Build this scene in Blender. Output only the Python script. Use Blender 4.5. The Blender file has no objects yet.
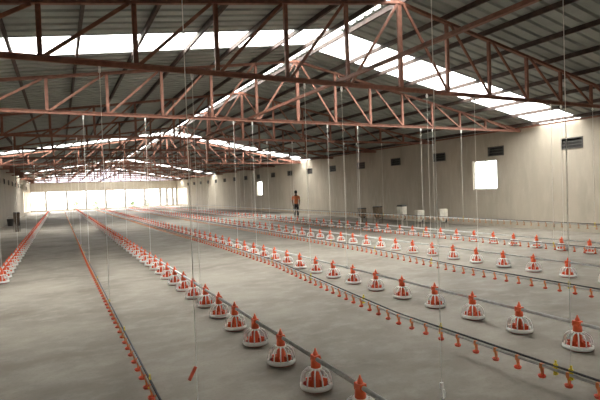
import bpy, bmesh, math, random
from mathutils import Vector, Matrix, Quaternion
random.seed(7)
scene = bpy.context.scene
C = scene.collection

# ---------------------------------------------------------------- camera
F_PX, YAW, PITCH, ROLL, CAM_H = 466.4, 0.4767, -0.0219, -0.0344, 1.85
def cam_basis():
    cy, sy, cp, sp = math.cos(YAW), math.sin(YAW), math.cos(PITCH), math.sin(PITCH)
    F = Vector((sy*cp, cy*cp, sp)); R = Vector((cy, -sy, 0)); U = R.cross(F)
    c, s = math.cos(ROLL), math.sin(ROLL)
    return F, R*c + U*s, U*c - R*s
F_, R_, U_ = cam_basis()
cam_data = bpy.data.cameras.new('camera'); cam = bpy.data.objects.new('camera', cam_data); C.objects.link(cam)
cam_data.sensor_width = 36; cam_data.lens = F_PX/600*36; cam_data.clip_end = 600; cam_data.clip_start = 0.05
m = Matrix((R_, U_, -F_)).transposed().to_4x4(); m.translation = (0, 0, CAM_H)
cam.matrix_world = m
scene.camera = cam

# ---------------------------------------------------------------- sky and exposure
world = bpy.data.worlds.new('overcast_sky'); scene.world = world; world.use_nodes = True
bg = world.node_tree.nodes['Background']
bg.inputs['Color'].default_value = (1.0, 0.985, 0.955, 1); bg.inputs['Strength'].default_value = 1.0
vs = scene.view_settings
vs.view_transform = 'Standard'; vs.look = 'None'; vs.gamma = 1; vs.use_curve_mapping = False
vs.exposure = 3.93

# ---------------------------------------------------------------- dimensions of the shed
XL, XR = -3.5, 16.5                 # inner faces of the side walls
XK, ZK, ZE = 6.5, 5.87, 4.06        # ridge and eave of the roof
SL = (ZK - ZE)/(XR - XK)
Y0, BAY = 12.5, 4.75
YF, YN = Y0 + 13*BAY, -16.0         # far and near gable
STRIPS = {-1: [-12.5, 10.62, 31.2, 54.4, 70.2], 1: [-12.5, 10.9, 30.9, 54.0, 70.2]}   # skylight strips across each slope
SW = {-1: .64, 1: .78}                # half width of a strip
SLOPE = {-1: .150, 1: SL}          # the left slope is a little flatter
def roof_z(x): return ZK - (SLOPE[1]*(x - XK) if x > XK else SLOPE[-1]*(XK - x))

def portal(loc, sx, sy, direction):
    l = bpy.data.lights.new('daylight_opening', 'AREA'); l.shape = 'RECTANGLE'; l.size = sx; l.size_y = sy
    l.cycles.is_portal = True
    o = bpy.data.objects.new('daylight_opening', l); C.objects.link(o)
    o.location = loc; o.rotation_mode = 'QUATERNION'
    d = Vector(direction).normalized(); z = -d
    if abs(d.y) > .9: x = Vector((1, 0, 0))
    elif abs(d.z) > .7: x = Vector((0, 1, 0))
    else: x = Vector((0, 1, 0))
    y = z.cross(x).normalized(); x = y.cross(z)
    o.rotation_quaternion = Matrix((x, y, z)).transposed().to_quaternion()
SLEN = math.hypot(XR - XK, ZK - ZE)
for sg in (-1, 1):
    for ys in STRIPS[sg]:
        portal((XK + sg*5, ys, ZK - SLOPE[sg]*5 + 0.12), 2*SW[sg], SLEN, (-sg*SLOPE[sg], 0, -1))
portal((6.5, YF + .4, 2.2), 19.6, 4.2, (0, -1, 0))

# ================================================================= materials
MATS = {}
def new_mat(name):
    mt = bpy.data.materials.new(name); mt.use_nodes = True; MATS[name] = mt
    nt = mt.node_tree
    return mt, nt, nt.nodes['Principled BSDF']
def simple(name, col, rough=.5, metal=0, var=.12, scale=6.0, bump=0.0, spec=.5):
    mt, nt, b = new_mat(name)
    tc = nt.nodes.new('ShaderNodeTexCoord'); n = nt.nodes.new('ShaderNodeTexNoise')
    n.inputs['Scale'].default_value = scale; n.inputs['Detail'].default_value = 5
    nt.links.new(tc.outputs['Object'], n.inputs['Vector'])
    r = nt.nodes.new('ShaderNodeValToRGB')
    r.color_ramp.elements[0].position = .3; r.color_ramp.elements[1].position = .7
    r.color_ramp.elements[0].color = tuple(c*(1-var) for c in col) + (1,)
    r.color_ramp.elements[1].color = tuple(min(1, c*(1+var)) for c in col) + (1,)
    nt.links.new(n.outputs['Fac'], r.inputs['Fac']); nt.links.new(r.outputs['Color'], b.inputs['Base Color'])
    b.inputs['Roughness'].default_value = rough; b.inputs['Metallic'].default_value = metal
    b.inputs['Specular IOR Level'].default_value = spec
    if bump:
        bp = nt.nodes.new('ShaderNodeBump'); bp.inputs['Strength'].default_value = bump; bp.inputs['Distance'].default_value = .01
        nt.links.new(n.outputs['Fac'], bp.inputs['Height']); nt.links.new(bp.outputs['Normal'], b.inputs['Normal'])
    return mt
def stained(name, base, dark, light, sc, streak=(1, 1, 1), rough=.6, bump=.15, fine=40):
    """mottled mineral surface: large stains, smaller blotches, fine grain"""
    mt, nt, b = new_mat(name); L = nt.links.new
    tc = nt.nodes.new('ShaderNodeTexCoord'); mp = nt.nodes.new('ShaderNodeMapping'); mp.inputs['Scale'].default_value = streak
    L(tc.outputs['Object'], mp.inputs['Vector'])
    def noise(s, d, src=mp):
        n = nt.nodes.new('ShaderNodeTexNoise'); n.inputs['Scale'].default_value = s; n.inputs['Detail'].default_value = d
        n.inputs['Roughness'].default_value = .6; L(src.outputs[0] if src is mp else src.outputs['Object'], n.inputs['Vector']); return n
    n1, n2, n3 = noise(sc, 6), noise(sc*5, 6), noise(fine, 3, tc)
    def ramp(n, p0, p1):
        r = nt.nodes.new('ShaderNodeMapRange'); r.inputs['From Min'].default_value = p0; r.inputs['From Max'].default_value = p1
        L(n.outputs['Fac'], r.inputs['Value']); return r
    def mix(fac, a, c, k):
        mx = nt.nodes.new('ShaderNodeMix'); mx.data_type = 'RGBA'
        ml = nt.nodes.new('ShaderNodeMath'); ml.operation = 'MULTIPLY'; ml.inputs[1].default_value = k
        L(fac.outputs[0], ml.inputs[0]); L(ml.outputs[0], mx.inputs['Factor'])
        if isinstance(a, tuple): mx.inputs['A'].default_value = a + (1,)
        else: L(a, mx.inputs['A'])
        mx.inputs['B'].default_value = c + (1,)
        return mx.outputs['Result']
    c = mix(ramp(n1, .38, .66), base, dark, .8)
    c = mix(ramp(n2, .48, .72), c, light, .55)
    c = mix(ramp(n3, .5, .8), c, dark, .35)
    L(c, b.inputs['Base Color']); b.inputs['Roughness'].default_value = rough; b.inputs['Specular IOR Level'].default_value = .25
    bp = nt.nodes.new('ShaderNodeBump'); bp.inputs['Strength'].default_value = bump; bp.inputs['Distance'].default_value = .01
    L(n2.outputs['Fac'], bp.inputs['Height']); L(bp.outputs['Normal'], b.inputs['Normal'])
    return mt
def sheet_glass(name, col, clear):
    """translucent sheeting: part of the sky shows straight through, part is scattered"""
    mt, nt, b = new_mat(name); L = nt.links.new
    nt.nodes.remove(b); out = nt.nodes['Material Output']
    t = nt.nodes.new('ShaderNodeBsdfTransparent'); t.inputs['Color'].default_value = col + (1,)
    s = nt.nodes.new('ShaderNodeBsdfTranslucent'); s.inputs['Color'].default_value = col + (1,)
    mx = nt.nodes.new('ShaderNodeMixShader'); mx.inputs['Fac'].default_value = 1 - clear
    L(t.outputs[0], mx.inputs[1]); L(s.outputs[0], mx.inputs[2]); L(mx.outputs[0], out.inputs['Surface'])
    return mt
def window_glass(name):
    mt, nt, b = new_mat(name); L = nt.links.new
    nt.nodes.remove(b); out = nt.nodes['Material Output']
    t = nt.nodes.new('ShaderNodeBsdfTransparent'); t.inputs['Color'].default_value = (.93, .95, .94, 1)
    g = nt.nodes.new('ShaderNodeBsdfGlossy'); g.inputs['Roughness'].default_value = .05
    mx = nt.nodes.new('ShaderNodeMixShader'); mx.inputs['Fac'].default_value = .07
    L(t.outputs[0], mx.inputs[1]); L(g.outputs[0], mx.inputs[2]); L(mx.outputs[0], out.inputs['Surface'])

stained('concrete_floor', (.345, .308, .262), (.19, .165, .138), (.44, .40, .345), .7, streak=(.8, 1.1, 1), rough=.75, bump=.12, fine=30)
stained('wall_plaster', (.51, .45, .365), (.40, .35, .28), (.57, .515, .43), .5, streak=(1, 2.2, .5), rough=.85, bump=.2, fine=18)
stained('outside_ground', (.42, .38, .30), (.30, .28, .2), (.5, .46, .38), .2, rough=.95)
simple('column_plaster_shaded', (.34, .32, .29), .85, var=.1, scale=3)  # darker than the wall plaster: backlit shade of the far columns put into the colour
simple('red_oxide_steel', (.225, .098, .066), .6, var=.22, scale=9, spec=.35)
simple('purlin_steel_shaded', (.075, .052, .045), .65, var=.25, scale=7, spec=.3)  # truss red oxide darkened, the purlins' unlit look is in the colour
simple('roof_sheet_metal', (.27, .29, .265), .5, .0, var=.14, scale=1.5, spec=.4)
sheet_glass('skylight_sheet', (.96, .97, .96), .62)
sheet_glass('gable_sheeting', (.80, .78, .88), .05)
window_glass('pane_glass')
simple('galvanised', (.66, .66, .65), .35, .25, var=.15, scale=20)
simple('dark_tube', (.07, .07, .075), .45, .2, var=.2, scale=20)
simple('grey_pvc', (.60, .59, .57), .4, var=.1, scale=20)
simple('white_plastic', (.90, .88, .85), .35, var=.05, scale=20)
simple('feeder_red', (.85, .125, .038), .38, var=.1, scale=14)
simple('pan_red', (.55, .05, .03), .42, var=.1, scale=14)
simple('nipple_orange', (.80, .27, .09), .4, var=.1, scale=25)
simple('nipple_tan', (.50, .27, .15), .5, var=.1, scale=25)
simple('cup_red', (.74, .10, .045), .4, var=.1, scale=25)
simple('clip_yellow', (.80, .62, .03), .4, var=.08, scale=25)
simple('cord_white', (.85, .83, .78), .8, var=.1, scale=40)
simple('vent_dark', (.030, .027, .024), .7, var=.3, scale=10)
simple('vent_frame', (.10, .095, .085), .6, var=.2, scale=10)
simple('frame_white', (.6, .58, .54), .5, var=.08, scale=10)
simple('bin_pale', (.58, .54, .46), .6, var=.25, scale=4)
simple('bin_dark', (.085, .055, .035), .65, var=.3, scale=5)
simple('bin_brown', (.22, .16, .105), .65, var=.3, scale=5)
simple('motor_dark', (.045, .04, .035), .5, var=.2, scale=10)
simple('skin', (.20, .10, .065), .55, var=.08, scale=12)
simple('hair_black', (.012, .010, .009), .6, var=.2, scale=60)
simple('shirt_orange', (.74, .20, .07), .8, var=.12, scale=9)
simple('trousers_dark', (.035, .033, .032), .85, var=.2, scale=9)
simple('shoe_black', (.02, .02, .02), .6)
simple('leaf_green', (.10, .16, .06), .6, var=.4, scale=4)
simple('bark', (.12, .08, .05), .9)

# ================================================================= mesh helpers
def mesh_of(name, verts, faces, mat, smooth=False):
    me = bpy.data.meshes.new(name); me.from_pydata([tuple(v) for v in verts], [], faces); me.materials.append(MATS[mat])
    if smooth:
        for p in me.polygons: p.use_smooth = True
    me.update(); return me
class MB:
    def __init__(s): s.v = []; s.f = []
    def box(s, x0, x1, y0, y1, z0, z1):
        n = len(s.v)
        s.v += [(x, y, z) for z in (z0, z1) for y in (y0, y1) for x in (x0, x1)]
        s.f += [tuple(n+i for i in q) for q in ((0,2,3,1),(4,5,7,6),(0,1,5,4),(2,6,7,3),(0,4,6,2),(1,3,7,5))]
        return s
    def bar(s, a, b, w, d, up=(0, 1, 0)):
        """rectangular bar from a to b, w across in the plane, d along 'up'"""
        a, b = Vector(a), Vector(b); t = (b-a).normalized(); u = Vector(up); u = (u - t*u.dot(t)).normalized(); r = t.cross(u)
        n = len(s.v)
        for p in (a, b):
            for i, j in ((-1,-1),(1,-1),(1,1),(-1,1)): s.v.append(tuple(p + r*(i*w/2) + u*(j*d/2)))
        s.f += [tuple(n+i for i in q) for q in ((3,2,1,0),(4,5,6,7),(0,1,5,4),(1,2,6,5),(2,3,7,6),(3,0,4,7))]
        return s
    def tube(s, pts, r, k=8, cap=True, closed=False):
        pts = [Vector(p) for p in pts]; n0 = len(s.v); N = len(pts)
        rs = r if isinstance(r, (list, tuple)) else [r]*N
        ref = None
        for i, p in enumerate(pts):
            if closed: t = pts[(i+1) % N] - pts[i-1]
            else: t = pts[min(i+1, N-1)] - pts[max(i-1, 0)]
            t.normalize()
            if ref is None: ref = Vector((0,0,1)) if abs(t.z) < .9 else Vector((1,0,0))
            u = (ref - t*ref.dot(t)).normalized(); ref = u; w = t.cross(u)
            for j in range(k):
                a = 2*math.pi*j/k; s.v.append(tuple(p + (u*math.cos(a) + w*math.sin(a))*rs[i]))
        for i in range(N if closed else N-1):
            i2 = (i+1) % N
            for j in range(k):
                j2 = (j+1) % k
                s.f.append((n0+i*k+j, n0+i*k+j2, n0+i2*k+j2, n0+i2*k+j))
        if cap and not closed:
            s.f.append(tuple(n0+j for j in reversed(range(k)))); s.f.append(tuple(n0+(N-1)*k+j for j in range(k)))
        return s
    def lathe(s, prof, k=16, c=(0, 0, 0)):
        n0 = len(s.v)
        for r, z in prof:
            for j in range(k):
                a = 2*math.pi*j/k; s.v.append((c[0]+r*math.cos(a), c[1]+r*math.sin(a), c[2]+z))
        for i in range(len(prof)-1):
            for j in range(k):
                j2 = (j+1) % k
                s.f.append((n0+i*k+j, n0+i*k+j2, n0+(i+1)*k+j2, n0+(i+1)*k+j))
        s.f.append(tuple(n0+j for j in reversed(range(k)))); s.f.append(tuple(n0+(len(prof)-1)*k+j for j in range(k)))
        return s
    def add(s, o, off=(0, 0, 0)):
        n = len(s.v); s.v += [(v[0]+off[0], v[1]+off[1], v[2]+off[2]) for v in o.v]; s.f += [tuple(n+i for i in q) for q in o.f]; return s
    def mesh(s, name, mat, smooth=False): return mesh_of(name, s.v, s.f, mat, smooth)
def obj(name, me, parent=None, loc=(0, 0, 0), **props):
    o = bpy.data.objects.new(name, me); C.objects.link(o); o.location = loc
    if parent: o.parent = parent
    for k, v in props.items(): o[k] = v
    return o
def thing(name, label, cat, loc=(0, 0, 0), group=None):
    o = obj(name, None, None, loc, label=label, category=cat); o.empty_display_size = .1
    if group: o['group'] = group
    return o
def struct(name, me=None, label=None, cat=None):
    return obj(name, me, kind='structure', label=label, category=cat)
ONES = ['', 'first', 'second', 'third', 'fourth', 'fifth', 'sixth', 'seventh', 'eighth', 'ninth', 'tenth', 'eleventh', 'twelfth', 'thirteenth',
        'fourteenth', 'fifteenth', 'sixteenth', 'seventeenth', 'eighteenth', 'nineteenth']
TENS = {2: ('twenty', 'twentieth'), 3: ('thirty', 'thirtieth'), 4: ('forty', 'fortieth'), 5: ('fifty', 'fiftieth'), 6: ('sixty', 'sixtieth'),
        7: ('seventy', 'seventieth'), 8: ('eighty', 'eightieth'), 9: ('ninety', 'ninetieth')}
def nth(n):
    if n < 20: return ONES[n]
    a, b = TENS[n//10]
    return b if n % 10 == 0 else a + '-' + ONES[n % 10]

# ================================================================= floor, ground outside
fl = MB().box(XL-.25, XR+.25, YN-.3, YF+.3, -.25, 0)
struct('floor', fl.mesh('floor', 'concrete_floor'), 'grey-brown concrete floor of the long shed', 'floor')
g = MB().box(-150, 170, -160, 260, -.6, -.26)
struct('ground', g.mesh('ground', 'outside_ground'), 'pale bare ground outside the openings', 'ground')

# ================================================================= walls
def holed(axis_const0, axis_const1, a0, a1, z0, z1, holes, along):
    """solid wall between two offsets with rectangular holes (a0,a1,z0,z1), cut as a grid of boxes"""
    As = sorted({a0, a1, *[h[0] for h in holes], *[h[1] for h in holes]}); Zs = sorted({z0, z1, *[h[2] for h in holes], *[h[3] for h in holes]})
    mb = MB()
    for i in range(len(As)-1):
        run = None
        for j in range(len(Zs)-1):
            ca, cz = (As[i]+As[i+1])/2, (Zs[j]+Zs[j+1])/2
            solid = not any(h[0] < ca < h[1] and h[2] < cz < h[3] for h in holes)
            if solid:
                run = [Zs[j], Zs[j+1]] if run is None else [run[0], Zs[j+1]]
            if (not solid or j == len(Zs)-2) and run:
                if along == 'y': mb.box(axis_const0, axis_const1, As[i], As[i+1], run[0], run[1])
                else: mb.box(As[i], As[i+1], axis_const0, axis_const1, run[0], run[1])
                run = None
    return mb
WINR = [(13.72, 15.0, 1.57, 2.86), (39.4, 40.7, 1.45, 2.75)]
VENTS = [10.44 + 3.3*k for k in range(-2, 18)]
VW, VZ0, VZ1 = .40, 3.0, 3.40
right_slots = [(67.6 + i*1.25, 68.45 + i*1.25, .25, 2.75) for i in range(5)]
vent_holes = [(y-VW, y+VW, VZ0, VZ1) for y in VENTS]
struct('wall_right', holed(XR, XR+.2, YN, YF, -.26, 4.03, WINR + right_slots + [h for h in vent_holes if h[0] > 9], 'y').mesh('wall_right', 'wall_plaster'),
       'long beige plastered wall on the right', 'wall')
left_slots = [(60.5 + i*2.6, 61.9 + i*2.6, .35, 2.75) for i in range(5)]
struct('wall_left', holed(XL-.2, XL, YN, YF, -.26, 4.33, left_slots + [h for h in vent_holes if h[0] > 35.6], 'y').mesh('wall_left', 'wall_plaster'),
       'pale plastered wall at the left edge', 'wall')
# far gable: open bays between columns, band above, translucent sheeting in the triangle
def gable(name, y0, y1, cols, label):
    w = struct(name, None, label, 'wall')
    obj('lintel_band', MB().box(XL-.2, XR+.2, y0, y1, 2.72, 3.98).mesh('lintel_band', 'wall_plaster'), w)
    obj('sill', MB().box(XL-.2, XR+.2, y0, y1, -.26, .22).mesh('sill', 'wall_plaster'), w)
    for x, ww in cols:
        obj('column', MB().box(x-ww/2, x+ww/2, y0-.03, y1+.03, .22, 2.72).mesh('column', 'column_plaster_shaded'), w)
    n = 20
    dx = (XR-XL)/n; ym = (y0+y1)/2
    for i in range(n):
        xa, xb = XL+i*dx+.01, XL+(i+1)*dx-.01
        za, zb = roof_z(xa)-.02, roof_z(xb)-.02
        v = []
        for yy in (ym-.008, ym+.008): v += [(xa, yy, 3.98), (xb, yy, 3.98), (xb, yy, zb), (xa, yy, za)]
        if xa < XK < xb: pass
        obj('gable_sheet', mesh_of('gable_sheet', v, [(0,1,2,3),(7,6,5,4),(0,4,5,1),(1,5,6,2),(2,6,7,3),(3,7,4,0)], 'gable_sheeting'), w)
    return w
fcols = [(XL-.05, .3), (-1.61, .3), (1.02, .3), (3.54, .3), (6.16, .3), (8.87, .3), (11.68, .3), (14.0, .4), (15.0, .42), (15.9, .42), (XR, .3)]
gable('wall_far', YF, YF+.2, fcols, 'far end wall with a row of bright open bays')
rp = [(XL-.2, -.26), (XR+.2, -.26), (XR+.2, roof_z(XR+.2)-.01), (XK, ZK-.01), (XL-.2, roof_z(XL-.2)-.01)]
rv = [(x, yy, z) for yy in (YN-.2, YN) for x, z in rp]
struct('wall_rear', mesh_of('wall_rear', rv, [(0,1,2,3,4), (9,8,7,6,5)] + [(i, i+5, (i+1) % 5 + 5, (i+1) % 5) for i in range(5)], 'wall_plaster'),
       'plastered end wall behind the photographer', 'wall')
# windows in the right wall
for i, (a, b, c, d) in enumerate(WINR):
    w = struct('window_%d' % (i+1), None, ['large bright square window in the right wall', 'small distant bright window in the right wall'][i], 'window')
    fr = MB()
    for q in ((a, a+.05, c, d), (b-.05, b, c, d), (a, b, c, c+.05), (a, b, d-.05, d)): fr.box(XR+.06, XR+.12, q[0], q[1], q[2], q[3])
    obj('window_frame', fr.mesh('window_frame', 'frame_white'), w)
    mu = MB().box(XR+.07, XR+.11, (a+b)/2-.015, (a+b)/2+.015, c+.05, d-.05)
    obj('mullion', mu.mesh('mullion', 'frame_white'), w)
    for k in range(2):
        ya, yb = (a+.05, (a+b)/2-.015) if k == 0 else ((a+b)/2+.015, b-.05)
        obj('pane', MB().box(XR+.087, XR+.093, ya, yb, c+.05, d-.05).mesh('pane', 'pane_glass'), w)
# dark air inlets near the top of both side walls
fm = MB()
for q in ((-VW, -VW+.035, 0, .4), (VW-.035, VW, 0, .4), (-VW, VW, 0, .035), (-VW, VW, .365, .4)): fm.box(-.03, .12, q[0], q[1], q[2], q[3])
inlet_frame = fm.mesh('frame', 'vent_frame')
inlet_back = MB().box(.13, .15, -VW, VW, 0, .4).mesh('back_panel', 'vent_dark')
inlet_flap = MB().bar((.02, 0, .04), (.10, 0, .355), .012, 2*VW-.09, (0, 1, 0)).mesh('flap', 'vent_dark')
inlet_slat = MB().box(-.015, 0.01, -VW+.035, VW-.035, -.012, .012).mesh('slat', 'vent_frame')
def inlet(x, y, rz, label, grp, full):
    o = thing('air_inlet', label, 'vent', (x, y, VZ0), grp); o.rotation_euler.z = rz
    obj('frame', inlet_frame, o); obj('flap', inlet_flap, o); obj('back_panel', inlet_back, o)
    if full:
        for k in range(2): obj('slat', inlet_slat, o, (0, 0, .14 + .12*k))
n = 0
for y in VENTS:
    if y < 9: continue
    n += 1
    lab = 'dark air inlet high on the right wall, %s from the right edge' % nth(n)
    inlet(XR, y, 0, lab, 'air inlets along the right wall', n < 8)
for y in VENTS:
    if y > 36 and y-VW > 35.6: inlet(XL, y, math.pi, 'dark air inlet high on the pale left wall', 'air inlets along the left wall', False)

# ================================================================= roof
ceiling = struct('ceiling', None, 'dark corrugated sheet roof on purlins', 'roof')
RIBP, NR = .33, 3
SHW = RIBP*NR
def sheet_mesh(name, sg, width, mat):
    """trapezoidal sheet, ribs running down the slope; local y across, starts at y=0; closed with a real thickness"""
    prof = []; nrib = max(1, round(width/RIBP)); pitch = width/nrib
    for i in range(nrib):
        y = i*pitch
        prof += [(y, 0), (y+pitch*.62, 0), (y+pitch*.70, .045), (y+pitch*.92, .045)]
    prof.append((width, 0))
    xa, xb = (.30 if sg < 0 else .05), (XR - XK) + .55
    th = .006; v = []
    for dz in (0, th):
        for (y, z) in prof:
            for x in (xa, xb): v.append((sg*x, y, -SLOPE[sg]*x + z + dz))
    N = len(prof); f = []
    for i in range(N-1):
        a = 2*i; f.append((a, a+1, a+3, a+2)); b = 2*N + a; f.append((b, b+2, b+3, b+1))
        f.append((a, a+2, b+2, b)); f.append((a+1, b+1, b+3, a+3))
    f.append((0, 2*N, 2*N+1, 1)); e = 2*(N-1); f.append((e, e+1, 2*N+e+1, 2*N+e))
    me = mesh_of(name, v, f, mat)
    return me
for sg in (-1, 1):
    y = YN - .4; segs = []
    for s in STRIPS[sg] + [None]:
        yend = (s - SW[sg]) if s is not None else YF + 3.0  # roof carried past the far gable, an overhang added to cut incoming daylight
        L_ = yend - y; k = max(1, round(L_/SHW)); segs.append((y, k, L_/k, 'roof_sheet'))
        if s is not None:
            segs.append((yend, 2, SW[sg], 'skylight_panel')); y = s + SW[sg]
    for (ys, k, w, nm) in segs:
        me = sheet_mesh(nm, sg, w, 'roof_sheet_metal' if nm == 'roof_sheet' else 'skylight_sheet')
        for i in range(k): obj(nm, me, ceiling, (XK, ys + i*w, ZK))
# translucent ridge cap over the open ridge slot
capv = lambda w: [(-.46, 0, -.085), (0, 0, .0), (.26, 0, -.045), (-.46, w, -.085), (0, w, .0), (.26, w, -.045),
                  (-.46, 0, -.08), (0, 0, .005), (.26, 0, -.04), (-.46, w, -.08), (0, w, .005), (.26, w, -.04)]
capf = [(0,1,4,3),(1,2,5,4),(6,9,10,7),(7,10,11,8),(0,6,7,1),(1,7,8,2),(3,4,10,9),(4,5,11,10),(0,3,9,6),(2,8,11,5)]
cw = (YF - YN + 3.4)/38
capme = mesh_of('ridge_cap', capv(cw), capf, 'skylight_sheet')
for i in range(38): obj('ridge_cap', capme, ceiling, (XK, YN - .4 + i*cw, ZK + .105))
# purlins (lipped channels) along the length
def purlin_mesh(sg):
    mb = MB(); ya, yb = YN - .35, YF + 2.9
    mb.box(-.025, .025, ya, yb, -.11, -.105).box(-.025, .025, ya, yb, -.006, -.001).box(-.025, -.02, ya, yb, -.11, -.001)
    mb.box(.02, .025, ya, yb, -.11, -.09)
    return mb.mesh('purlin', 'purlin_steel_shaded')
pm = purlin_mesh(1)
for sg in (-1, 1):
    for k in range(9):
        x = .14 + 1.18*k
        if k == 0: x = .36 if sg < 0 else .14
        obj('purlin', pm, ceiling, (XK + sg*x, 0, ZK - SLOPE[sg]*x - .004))

# ================================================================= trusses
TOPO = .165       # top chord centre below the sheets
ZB = 3.885
def tz(x): return roof_z(x) - TOPO
PITCHX = 1.332
posts = [XK + PITCHX*k for k in range(-7, 8)]
def bar_mesh(name, a, b, w, d): return MB().bar(a, b, w, d).mesh(name, 'red_oxide_steel')
def chan(name, a, b, w, d):
    """two angle irons back to back: a web and a flange"""
    a, b = Vector(a), Vector(b); t = (b-a).normalized(); up = Vector((0, 1, 0)); r = t.cross(up)
    mb = MB().bar(a, b, w, d*.35)
    mb.bar(a - r*(w/2-.006), b - r*(w/2-.006), .012, d)
    return mb.mesh(name, 'red_oxide_steel')
xe = 9.93
truss_parts = [
    ('top_chord', chan('top_chord', (XK-xe, 0, tz(XK-xe)), (XK, 0, tz(XK)), .075, .085)),
    ('top_chord', chan('top_chord', (XK, 0, tz(XK)), (XK+xe, 0, tz(XK+xe)), .075, .085)),
    ('bottom_chord', chan('bottom_chord', (XK+xe, 0, ZB), (XK-xe, 0, ZB), .085, .11))]
for i, x in enumerate(posts):
    w = .095 if abs(x-XK) < .01 else .072
    truss_parts.append(('post', bar_mesh('post', (x, .012, ZB+.04), (x, .012, tz(x)-.03), w, .06)))
for k in range(1, 8):
    for sg in (-1, 1):
        xa, xb = XK + sg*PITCHX*k, XK + sg*PITCHX*(k-1)
        truss_parts.append(('diagonal', bar_mesh('diagonal', (xa - sg*.05, -.035, ZB+.03), (xb + sg*.09, -.035, tz(xb)-.06), .055, .03)))
for sg in (-1, 1):
    truss_parts.append(('gusset_plate', MB().box(XK+sg*9.5-.2, XK+sg*9.5+.2, -.008, .008, ZB-.03, tz(XK+sg*9.5)).mesh('gusset_plate', 'red_oxide_steel')))
tid = 0
for k in range(-3, 13):
    ty = Y0 + BAY*k
    if k == -3: lab = 'roof truss overhead behind the photographer'
    elif k == -2: lab = 'roof truss overhead just in front of the photographer, mostly above the frame'
    elif k == -1: lab = 'dark steel roof truss nearest the camera, cut by the top of the photo'
    elif k == 0: lab = 'steel roof truss with pinkish-orange lit lower chord, behind the nearest truss'
    else: lab = 'red-brown steel roof truss, %s beyond the pinkish-orange lit one' % nth(k)
    t = thing('roof_truss', lab, 'truss', (0, ty, 0), 'roof trusses along the shed')
    for nm, me in truss_parts: obj(nm, me, t)
# longitudinal ties lying on the bottom chords
for x, lab in ((5.02, 'long brown steel tie running down the shed on the truss lower chords, left of ridge'),
               (16.16, 'steel tie along the top of the right wall')):
    o = obj('tie_beam', MB().box(x-.035, x+.035, YN+.3, YF-.05, ZB+.06, ZB+.12).mesh('tie_beam', 'red_oxide_steel'))
    o['label'] = lab; o['category'] = 'beam'

# ================================================================= pan feeders
def feeder_meshes():
    pan = MB().lathe([(.075, .0), (.125, .004), (.146, .028), (.140, .028), (.118, .012), (.06, .012)], 20)
    rim = MB()
    ring = lambda r, z, t, k=24: [(r*math.cos(2*math.pi*i/k), r*math.sin(2*math.pi*i/k), z) for i in range(k)]
    rim.lathe([(.134, .018), (.150, .018), (.154, .036), (.150, .058), (.134, .062), (.130, .040)], 24)
    rim.f.pop(); rim.f.pop()
    grill = MB().add(rim)
    for i in range(12):
        a = 2*math.pi*i/12; c, s = math.cos(a), math.sin(a)
        grill.tube([(r*c, r*s, z) for r, z in ((.143, .050), (.138, .105), (.122, .152), (.085, .180), (.045, .188))], .0080, 5)
    col = MB().lathe([(.040, .180), (.058, .180), (.058, .196), (.040, .200)], 16)
    grill.add(col)
    inner = MB().lathe([(.03, .012), (.066, .016), (.056, .05), (.046, .11), (.042, .185), (.02, .185)], 14)
    for i in range(7):
        a = 2*math.pi*i/7; c, s = math.cos(a), math.sin(a)
        inner.bar((.045*c, .045*s, .060), (.098*c, .098*s, .048), .012, .075, (0, 0, 1))
    top = MB().lathe([(.045, .185), (.047, .205), (.044, .245), (.041, .268), (.031, .278), (.030, .305), (.024, .315), (.021, .335), (.012, .350), (.005, .375)], 14)
    sad = MB().box(-.032, .032, -.040, .040, .255, .312)
    tab = MB().box(.036, .052, -.012, .012, .235, .285)
    sad.add(tab)
    return (('pan', pan.mesh('pan', 'pan_red', True)), ('grill', grill.mesh('grill', 'white_plastic', True)),
            ('feed_cone', inner.mesh('feed_cone', 'feeder_red')), ('drop_tube', top.mesh('drop_tube', 'feeder_red', True)),
            ('pipe_saddle', sad.mesh('pipe_saddle', 'feeder_red')))
FP = feeder_meshes()
# one-mesh version for distant copies: same shape, fewer faces
def feeder_far():
    mats = ['pan_red', 'white_plastic', 'feeder_red']; mb = MB(); idx = []
    def part(o, i):
        n = len(mb.f); mb.add(o); idx.extend([i]*(len(mb.f)-n))
    part(MB().lathe([(.12, .0), (.146, .028), (.10, .02)], 10), 0)
    r = MB().lathe([(.130, .024), (.156, .024), (.153, .058), (.130, .060)], 12); r.f.pop(); r.f.pop(); part(r, 1)
    for i in range(10):
        a = 2*math.pi*i/10; c, s = math.cos(a), math.sin(a)
        part(MB().tube([(rr*c, rr*s, z) for rr, z in ((.147, .046), (.126, .145), (.045, .188))], .010, 3), 1)
    part(MB().lathe([(.085, .016), (.052, .10), (.042, .165)], 8), 2)
    part(MB().lathe([(.046, .185), (.042, .26), (.030, .29), (.012, .35), (.004, .375)], 8), 2)
    return mb, idx, mats
FB, FI, FM = feeder_far()
def far_mesh(name, offs):
    mb = MB(); idx = []
    for o in offs: mb.add(FB, o); idx += FI
    me = bpy.data.meshes.new(name); me.from_pydata(mb.v, [], mb.f)
    for q in FM: me.materials.append(MATS[q])
    me.polygons.foreach_set('material_index', idx); me.update(); return me
far_single = far_mesh('pan_feeder', [(0, 0, 0)])
PIPE_Z = .282
SP = .7367
ROWS = [(-1.22, 12.25, 'row at the left edge', 'row along the left edge'),
        (2.054, 3.045, 'row running from bottom centre', 'row running from the bottom centre'),
        (5.0, 2.403, 'middle row on the right', 'middle row'),
        (8.63, 4.85, 'row behind the middle row', 'row behind the middle row'),
        (11.81, 6.33, 'farthest row, nearest the right wall', 'farthest row by the right wall')]
FEED_END = 71.0
allf = []
for ri, (x, y0, lab, grp) in enumerate(ROWS):
    i = 0; y = y0
    while y < FEED_END:
        i += 1; allf.append((x*F_.x + y*F_.y, ri, i, x, y)); y += SP
allf.sort()
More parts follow.
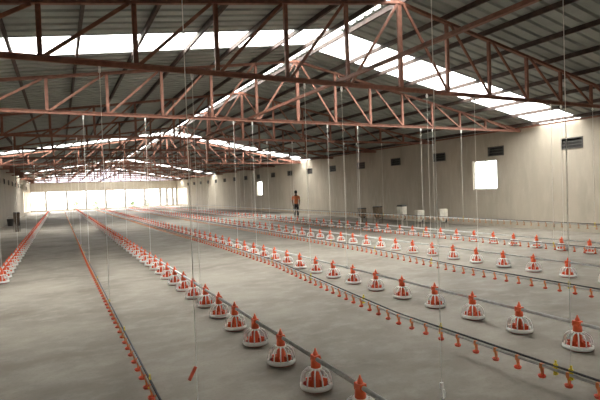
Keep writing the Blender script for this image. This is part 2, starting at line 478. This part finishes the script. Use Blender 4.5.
ROWLAB = ['in the left edge row', 'in the bottom centre row', 'in the middle row', 'in the row behind the middle', 'in the farthest row']
for rank, (d, ri, i, x, y) in enumerate(allf[:300]):
    jx, jr = random.uniform(-.012, .012), random.uniform(0, 6.28)
    if i <= 40:
        lab = 'red pan feeder, %s from the near end %s' % (nth(i), ROWLAB[ri])
    else:
        lab = 'tiny distant red and white pan feeder far down %s' % ROWLAB[ri][3:]
    if rank < 130:
        o = thing('pan_feeder', lab, 'feeder', (x + jx, y, 0), 'pan feeders ' + ROWLAB[ri])
        for nm, me in FP:
            c = obj(nm, me, o)
            if nm in ('grill', 'feed_cone', 'pan'): c.rotation_euler.z = jr
    else:
        o = obj('pan_feeder', far_single, None, (x + jx, y, 0), label=lab, category='feeder', group='pan feeders ' + ROWLAB[ri])
o = obj('distant_feeders', far_mesh('distant_feeders', [(x, y, 0) for (d, ri, i, x, y) in allf[300:]]), kind='stuff',
        label='mass of tiny red and white feeders near the far end', category='feeders')

# ================================================================= feed pipes and drinker lines
TRUSS_Y = [Y0 + BAY*k for k in range(-2, 13)]
def cord_mesh(z0, z1, r=.0042): return MB().tube([(0, 0, z0), (0, 0, z1)], r, 5).mesh('suspension_cord', 'cord_white')
pulleym = MB().tube([(-.012, 0, 0), (.012, 0, 0)], .028, 10).box(-.018, .018, -.008, .008, -.05, .05).mesh('pulley', 'white_plastic')
clampm = MB().box(-.012, .012, -.015, .015, -.03, .035).mesh('pipe_clamp', 'galvanised')
FLAB = ['galvanised feed pipe over the feeder row at the left edge', 'galvanised feed pipe over the row running from bottom centre',
        'galvanised feed pipe over the middle feeder row', 'galvanised feed pipe over the row behind the middle one',
        'galvanised feed pipe over the farthest feeder row']
for ri, (x, y0, lab, grp) in enumerate(ROWS):
    t = thing('feed_line', FLAB[ri], 'feed pipe', (x, 0, 0), 'feed pipes')
    ys = y0 - .9 if ri else 11.5
    obj('feed_pipe', MB().tube([(0, ys, PIPE_Z), (0, FEED_END+.6, PIPE_Z)], .0195, 10).mesh('feed_pipe', 'galvanised', True), t)
    cm = cord_mesh(PIPE_Z + .02, ZB - .04)
    for ty in TRUSS_Y:
        if ty < 5 or ty < ys + .3 or (ty > 20 and round((ty-Y0)/BAY) % 2): continue
        cy = y0 + (round((ty - y0)/SP - .5) + .5)*SP
        dx = 0
        obj('suspension_cord', cm, t, (0, ty, 0))
        if ty < 20: obj('pulley', pulleym, t, (0, ty, ZB - .09))
        obj('pipe_clamp', clampm, t, (0, ty, PIPE_Z))

nip = MB().lathe([(.010, -.02), (.013, -.03), (.013, -.048), (.009, -.055), (.009, -.078), (.005, -.092)], 7).box(-.017, .017, -.014, .014, -.030, .017)
arm = MB().lathe([(.014, -.118), (.030, -.111), (.036, -.090), (.032, -.090), (.020, -.106)], 10).box(.010, .017, -.008, .008, -.112, -.02)
nip_far = MB().lathe([(.011, -.03), (.009, -.095)], 4).lathe([(.02, -.118), (.033, -.09), (.01, -.09)], 5).box(-.011, .011, -.01, .01, -.032, .014)
clip = MB().box(-.007, .007, -.018, .018, -.035, .055).box(-.005, .005, -.008, .008, .05, .085).box(-.02, .02, -.012, .012, -.04, -.028)
clip_me = clip.mesh('hanger_clip', 'clip_yellow')
def line_pos(path, y):
    for (xa, ya, za), (xb, yb, zb) in zip(path, path[1:]):
        if y <= yb or (xb, yb, zb) == path[-1]:
            k = (y-ya)/(yb-ya); return xa + (xb-xa)*k, za + (zb-za)*k
def drinker(path, label, near, clips, every, step=.252, phase=0.0, nm='nipple_orange', cm='cup_red'):
    """path: (x, y, z of pipe)"""
    t = thing('drinker_line', label, 'drinker line', (path[0][0], 0, 0), 'nipple drinker lines'); x0 = path[0][0]
    P = [(x-x0, y, z) for x, y, z in path]
    n_me, c_me = nip.mesh('nipple', nm), arm.mesh('drip_cup', cm)
    obj('water_pipe', MB().tube(P, .016, 8).mesh('water_pipe', 'grey_pvc', True), t)
    obj('support_tube', MB().tube([(x, y, z+.034) for x, y, z in P], .0105, 8).mesh('support_tube', 'dark_tube', True), t)
    ya, yb = P[0][1] + .1 + phase, P[-1][1]; i = 0; y = ya; rest = MB()
    while y < yb:
        x, z = line_pos(P, y)
        if i < near:
            q = obj('nipple', n_me, t, (x, y, z)); obj('drip_cup', c_me, q)
        elif i < near*2 or i % 2 == 0: rest.add(nip_far, (x, y, z))
        i += 1; y += step
    obj('distant_nipples', rest.mesh('distant_nipples', nm), t, kind='stuff')
    y = clips[-1] if clips else P[0][1]
    ys = list(clips)
    while y + every < min(yb, 45): y += every; ys.append(y)
    for y in ys:
        x, z = line_pos(P, y); obj('hanger_clip', clip_me, t, (x, y, z))
    zl = P[0][2]
    for ty in TRUSS_Y:
        if ty < 5 or ty < P[0][1] - .1 or ty > yb or (ty > 15 and round((ty-Y0)/BAY) % 2 == 0): continue
        x, z = line_pos(P, ty)
        obj('suspension_cord', cord_mesh(z + .04, ZB - .04), t, (x, ty, 0))
        if ty < 20: obj('pulley', pulleym, t, (x, ty, ZB - .09))
        if ty > 46: obj('hanger_clip', clip_me, t, (x, ty, z))
    return t
D1 = drinker([(.66, 2.6, .18), (.64, 6, .18), (.60, 13, .19), (.6, 71, .2)], 'drinker line with orange nipples at bottom left', 62,
             [4.27, 6.0, 7.75], 2.375)
D2 = drinker([(3.84, 1.9, .18), (3.84, 4.8, .18), (4.1, 7, .18), (4.42, 10, .19), (4.45, 14, .22), (4.3, 22, .22), (4.2, 71, .2)],
             'drinker line crossing the bottom right foreground', 62, [2.48, 2.62, 4.02, 5.7, 7.75], 2.375)
obj('suspension_cord', cord_mesh(.23, ZB+1.2, .0034), D2, (0, 2.48, 0)); obj('suspension_cord', cord_mesh(.23, 5.3, .0018), D2, (0, 4.02, 0))
D3 = drinker([(7.12, 3.4, .18), (7.12, 7, .18), (7.5, 11, .18), (7.55, 71, .18)], 'drinker line between the middle feeder row and the row behind it', 56,
             [4.6, 7.75], 2.375)
D4 = drinker([(11.45, 5.6, .18), (11.35, 9.2, .18), (11.1, 20, .18), (11.1, 71, .18)], 'drinker line just in front of the farthest feeder row', 40, [7.75], 4.75)
D5 = drinker([(13.2, 6.6, .585), (13.2, 71, .585)], 'raised drinker line along the right wall, in front of the standing man', 56, [7.75], 4.75, nm='nipple_tan', cm='nipple_tan')
obj('suspension_cord', cord_mesh(.2, ZB - .04, .003), D1, (.09, 3.0, 0)); obj('hanger_clip', clip_me, D1, (0, 3.0, .18))
# red adjuster on the nearest cord at bottom left, loose cord with white hook at bottom right
adj = MB().bar((-.05, 0, .645), (-.005, 0, .725), .018, .014)
obj('cord_adjuster', adj.mesh('cord_adjuster', 'cup_red'), D1, (.09, 3.0, 0))
lc = thing('hanging_cord', 'thin loose cord ending in a white hook at the bottom right', 'cord', (2.86, 3.0, 0))
obj('cord', cord_mesh(.13, ZB - .04, .002), lc)
obj('hook', MB().tube([(0, 0, .14), (0, 0, .03), (.01, 0, 0.01), (.025, 0, .02), (.03, 0, .06), (.022, 0, .085)], .008, 6).box(-.012, .012, -.012, .012, .10, .15).mesh('hook', 'white_plastic'), lc)

# ================================================================= bins by the right wall, hopper at left
def bin_meshes(mat):
    top = MB()
    def frustum(mb, a, b, z0, z1):
        n = len(mb.v)
        mb.v += [(sx*h, sy*h, z) for h, z in ((a, z0), (b, z1)) for sx, sy in ((-1,-1),(1,-1),(1,1),(-1,1))]
        mb.f += [tuple(n+i for i in q) for q in ((3,2,1,0),(4,5,6,7),(0,1,5,4),(1,2,6,5),(2,3,7,6),(3,0,4,7))]
    frustum(top, .26, .27, .55, .86); frustum(top, .10, .26, .30, .55)
    lid = MB(); frustum(lid, .30, .25, .86, .92)
    leg = MB().bar((.24, .24, .56), (.27, .27, 0), .035, .035)
    mot = MB().tube([(-.02, 0, .36), (.33, 0, .36)], .085, 12).box(.12, .26, -.06, .06, .42, .50)
    return (('hopper', top.mesh('hopper', mat)), ('lid', lid.mesh('lid', 'motor_dark')), ('leg', leg.mesh('leg', mat)), ('motor', mot.mesh('motor', 'motor_dark')))
BM = bin_meshes('bin_pale'); BB = bin_meshes('bin_brown'); BD = bin_meshes('bin_dark') + (('chute', MB().lathe([(.17, 0), (.13, .30), (.15, .34)], 10).mesh('chute', 'bin_dark')),)
def bin_(x, y, rz, s, ms, label, grp=None, lidless=False):
    t = thing('feed_bin', label, 'bin', (x, y, 0), grp); t.rotation_euler.z = rz; t.scale = s
    for nm, me in ms:
        if nm == 'lid' and lidless: continue
        if nm == 'leg':
            for k in range(4): c = obj('leg', me, t); c.rotation_euler.z = k*math.pi/2
        else: obj(nm, me, t)
bin_(14.25, 14.6, -.5, (.58, .58, .98), BM, 'pale bin with a dark side on legs by the right wall, rightmost of its group', 'pale bins by the right wall', True)
bin_(14.0, 15.75, -.3, (.58, .58, .9), BM, 'pale bin on legs by the right wall, second from the right', 'pale bins by the right wall', True)
bin_(13.9, 16.8, .2, (.58, .58, 1.08), BM, 'tall pale bin with dark lid by the right wall, third from the right', 'pale bins by the right wall')
bin_(14.1, 18.9, .4, (.65, .65, .98), BB, 'brown bin by the right wall, left of the pale bins', 'brown bins by the right wall')
bin_(14.2, 20.4, .1, (.6, .6, .85), BB, 'low dark brown bin by the right wall, leftmost of its group', 'brown bins by the right wall')
bin_(-2.2, 31.2, .3, (.5, .5, 1.22), BD, 'tall dark brown feed hopper at the left wall beside the left feeder row')
bk = thing('bucket', 'small dark bucket on the floor against the left wall', 'bucket', (-3.1, 38.5, 0))
obj('body', MB().lathe([(.16, 0), (.22, .5), (.20, .5), (.15, .03)], 14).mesh('body', 'motor_dark'), bk)
obj('handle', MB().tube([(.21*math.cos(a), 0, .5+.2*math.sin(a)) for a in [math.pi*i/8 for i in range(9)]], .01, 5).mesh('handle', 'galvanised'), bk)

# ================================================================= the man by the wall
def skin_obj(name, nodes, edges, mat, parent, root=0, sub=2):
    me = bpy.data.meshes.new(name); me.from_pydata([n[:3] for n in nodes], edges, []); me.materials.append(MATS[mat])
    o = obj(name, me, parent)
    md = o.modifiers.new('skin', 'SKIN'); md.use_smooth_shade = True
    for i, n in enumerate(nodes):
        sv = me.skin_vertices[0].data[i]; r = n[3]; sv.radius = r if isinstance(r, tuple) else (r, r); sv.use_root = (i == root)
    s = o.modifiers.new('sub', 'SUBSURF'); s.levels = sub; s.render_levels = sub
    return o
man = thing('person', 'person in an orange shirt and dark trousers standing by the right wall', 'person', (13.85, 27.4, 0))
man.rotation_euler.z = math.radians(145)       # faces back towards the camera, slightly to its left
N = [(0,0,.95,(.14,.10)), (0,.01,1.12,(.125,.09)), (0,.01,1.30,(.16,.10)), (0,.0,1.44,(.11,.075)), (0,-.01,1.52,.052), (0,-.02,1.60,(.068,.085)), (0,-.02,1.70,(.076,.092)), (0,-.01,1.76,(.055,.07))]
E_ = [(i, i+1) for i in range(7)]
def chain(start, pts):
    last = start
    for p in pts: N.append(p); E_.append((last, len(N)-1)); last = len(N)-1
    return last
for s in (-1, 1):
    h = chain(3, [(s*.185, 0, 1.42, .055), (s*.235, .01, 1.16, .042), (s*.225, -.06, .93, .030), (s*.222, -.085, .87, (.022, .036))])
    for fx, ln in ((-.028, .075), (-.010, .088), (.008, .082), (.024, .065)):
        chain(h, [(s*.218, -.09+fx, .845, .0095), (s*.213, -.094+fx, .845-ln*.55, .0085), (s*.204, -.100+fx, .845-ln, .007)])
    chain(h, [(s*.205, -.125, .855, .0095), (s*.198, -.138, .825, .008)])
    a = chain(0, [(s*.095, 0, .88, .088), (s*.105, -.01, .50, .058), (s*.11, .02, .10, .038), (s*.11, .015, .05, .036), (s*.115, -.13, .025, .032)])
skin_obj('body', N, E_, 'skin', man)
# face: nose, eyes, ears, mouth
fc = MB().tube([(0, -.108, 1.685), (0, -.128, 1.65), (0, -.105, 1.642)], [.008, .014, .008], 6)
for s in (-1, 1): fc.lathe([(.004, -.03), (.016, -.015), (.018, .01), (.006, .03)], 6, (s*.080, -.01, 1.665))
obj('nose_and_ears', fc.mesh('nose_and_ears', 'skin', True), man)
ey = MB()
for s in (-1, 1): ey.lathe([(.003, -.008), (.010, 0), (.003, .008)], 6, (s*.032, -.100, 1.685))
ey.box(-.026, .026, -.104, -.096, 1.607, 1.614)
obj('eyes_and_mouth', ey.mesh('eyes_and_mouth', 'hair_black'), man)
hr = MB().lathe([(.075, -.06), (.094, -.02), (.093, .03), (.072, .075), (.035, .098), (.005, .103)], 14, (0, 0, 1.715))
hr.v = [(x*.95, y*1.1+.005 if y > -.02 else y*.95, z + (.035 if (y < -.05 and z < 1.70) else 0)) for x, y, z in hr.v]
obj('hair', hr.mesh('hair', 'hair_black', True), man)
SN = [(0, 0, .92, (.165, .125)), (0, .01, 1.12, (.155, .115)), (0, .01, 1.30, (.185, .12)), (0, 0, 1.43, (.13, .09)), (0, -.005, 1.49, .07)]
SE = [(0,1),(1,2),(2,3),(3,4)]
for s in (-1, 1):
    n = len(SN); SN += [(s*.19, 0, 1.415, .075), (s*.22, .004, 1.26, .066), (s*.228, .008, 1.19, .062)]; SE += [(3, n), (n, n+1), (n+1, n+2)]
skin_obj('shirt', SN, SE, 'shirt_orange', man, 1)
TN = [(0, 0, .97, (.155, .118)), (0, 0, .88, (.15, .115))]; TE = [(0, 1)]
for s in (-1, 1):
    n = len(TN); TN += [(s*.095, 0, .80, .105), (s*.105, -.01, .50, .083), (s*.11, .018, .16, .064)]; TE += [(1, n), (n, n+1), (n+1, n+2)]
skin_obj('trousers', TN, TE, 'trousers_dark', man, 0)
for s in (-1, 1):
    sh = MB().tube([(s*.11, .06, .045), (s*.11, .0, .05), (s*.113, -.09, .038), (s*.116, -.17, .030)], [.03, .045, .042, .026], 8)
    sh.v = [(x, y, max(z, 0.0)) for x, y, z in sh.v]
    obj('shoe', sh.mesh('shoe', 'shoe_black', True), man)

# ================================================================= shrubs outside the far bays
def shrub(x, y, h, w, label):
    t = thing('shrub', label, 'shrub', (x, y, -.26), 'shrubs outside the far openings')
    v = []; f = []
    for i in range(420):
        a = random.uniform(0, 6.28); u = random.random(); z = h*(.2 + .8*u); r = w*math.sqrt(random.random())*math.sin(math.pi*min(.95, .18+.8*u))
        c = Vector((r*math.cos(a), r*math.sin(a), z)); d = Vector((random.gauss(0,1), random.gauss(0,1), random.gauss(0,.6))).normalized(); e = d.cross(Vector((random.gauss(0,1), random.gauss(0,1), 1))).normalized()
        L2, W2 = .16, .06; n = len(v)
        v += [tuple(c), tuple(c+d*L2*.5+e*W2), tuple(c+d*L2), tuple(c+d*L2*.5-e*W2)]; f.append((n, n+1, n+2, n+3))
    obj('foliage', mesh_of('foliage', v, f, 'leaf_green'), t, kind='stuff')
    st = MB()
    for i in range(5):
        a = i*1.256; st.tube([(0, 0, 0), (.25*w*math.cos(a), .25*w*math.sin(a), h*.4), (.5*w*math.cos(a), .5*w*math.sin(a), h*.75)], [.03, .02, .008], 5)
    obj('stem', st.mesh('stem', 'bark'), t)
shrub(2.3, 80, 1.5, .8, 'green shrub outside the third far bay from the left')
shrub(5.3, 82, 1.3, .8, 'green shrub outside the fourth far bay, left of the ridge')
shrub(10.8, 81, 1.1, .7, 'low green shrub outside the far bays on the right')
shrub(13.2, 83, 1.2, .7, 'green shrub outside the rightmost wide far bay')
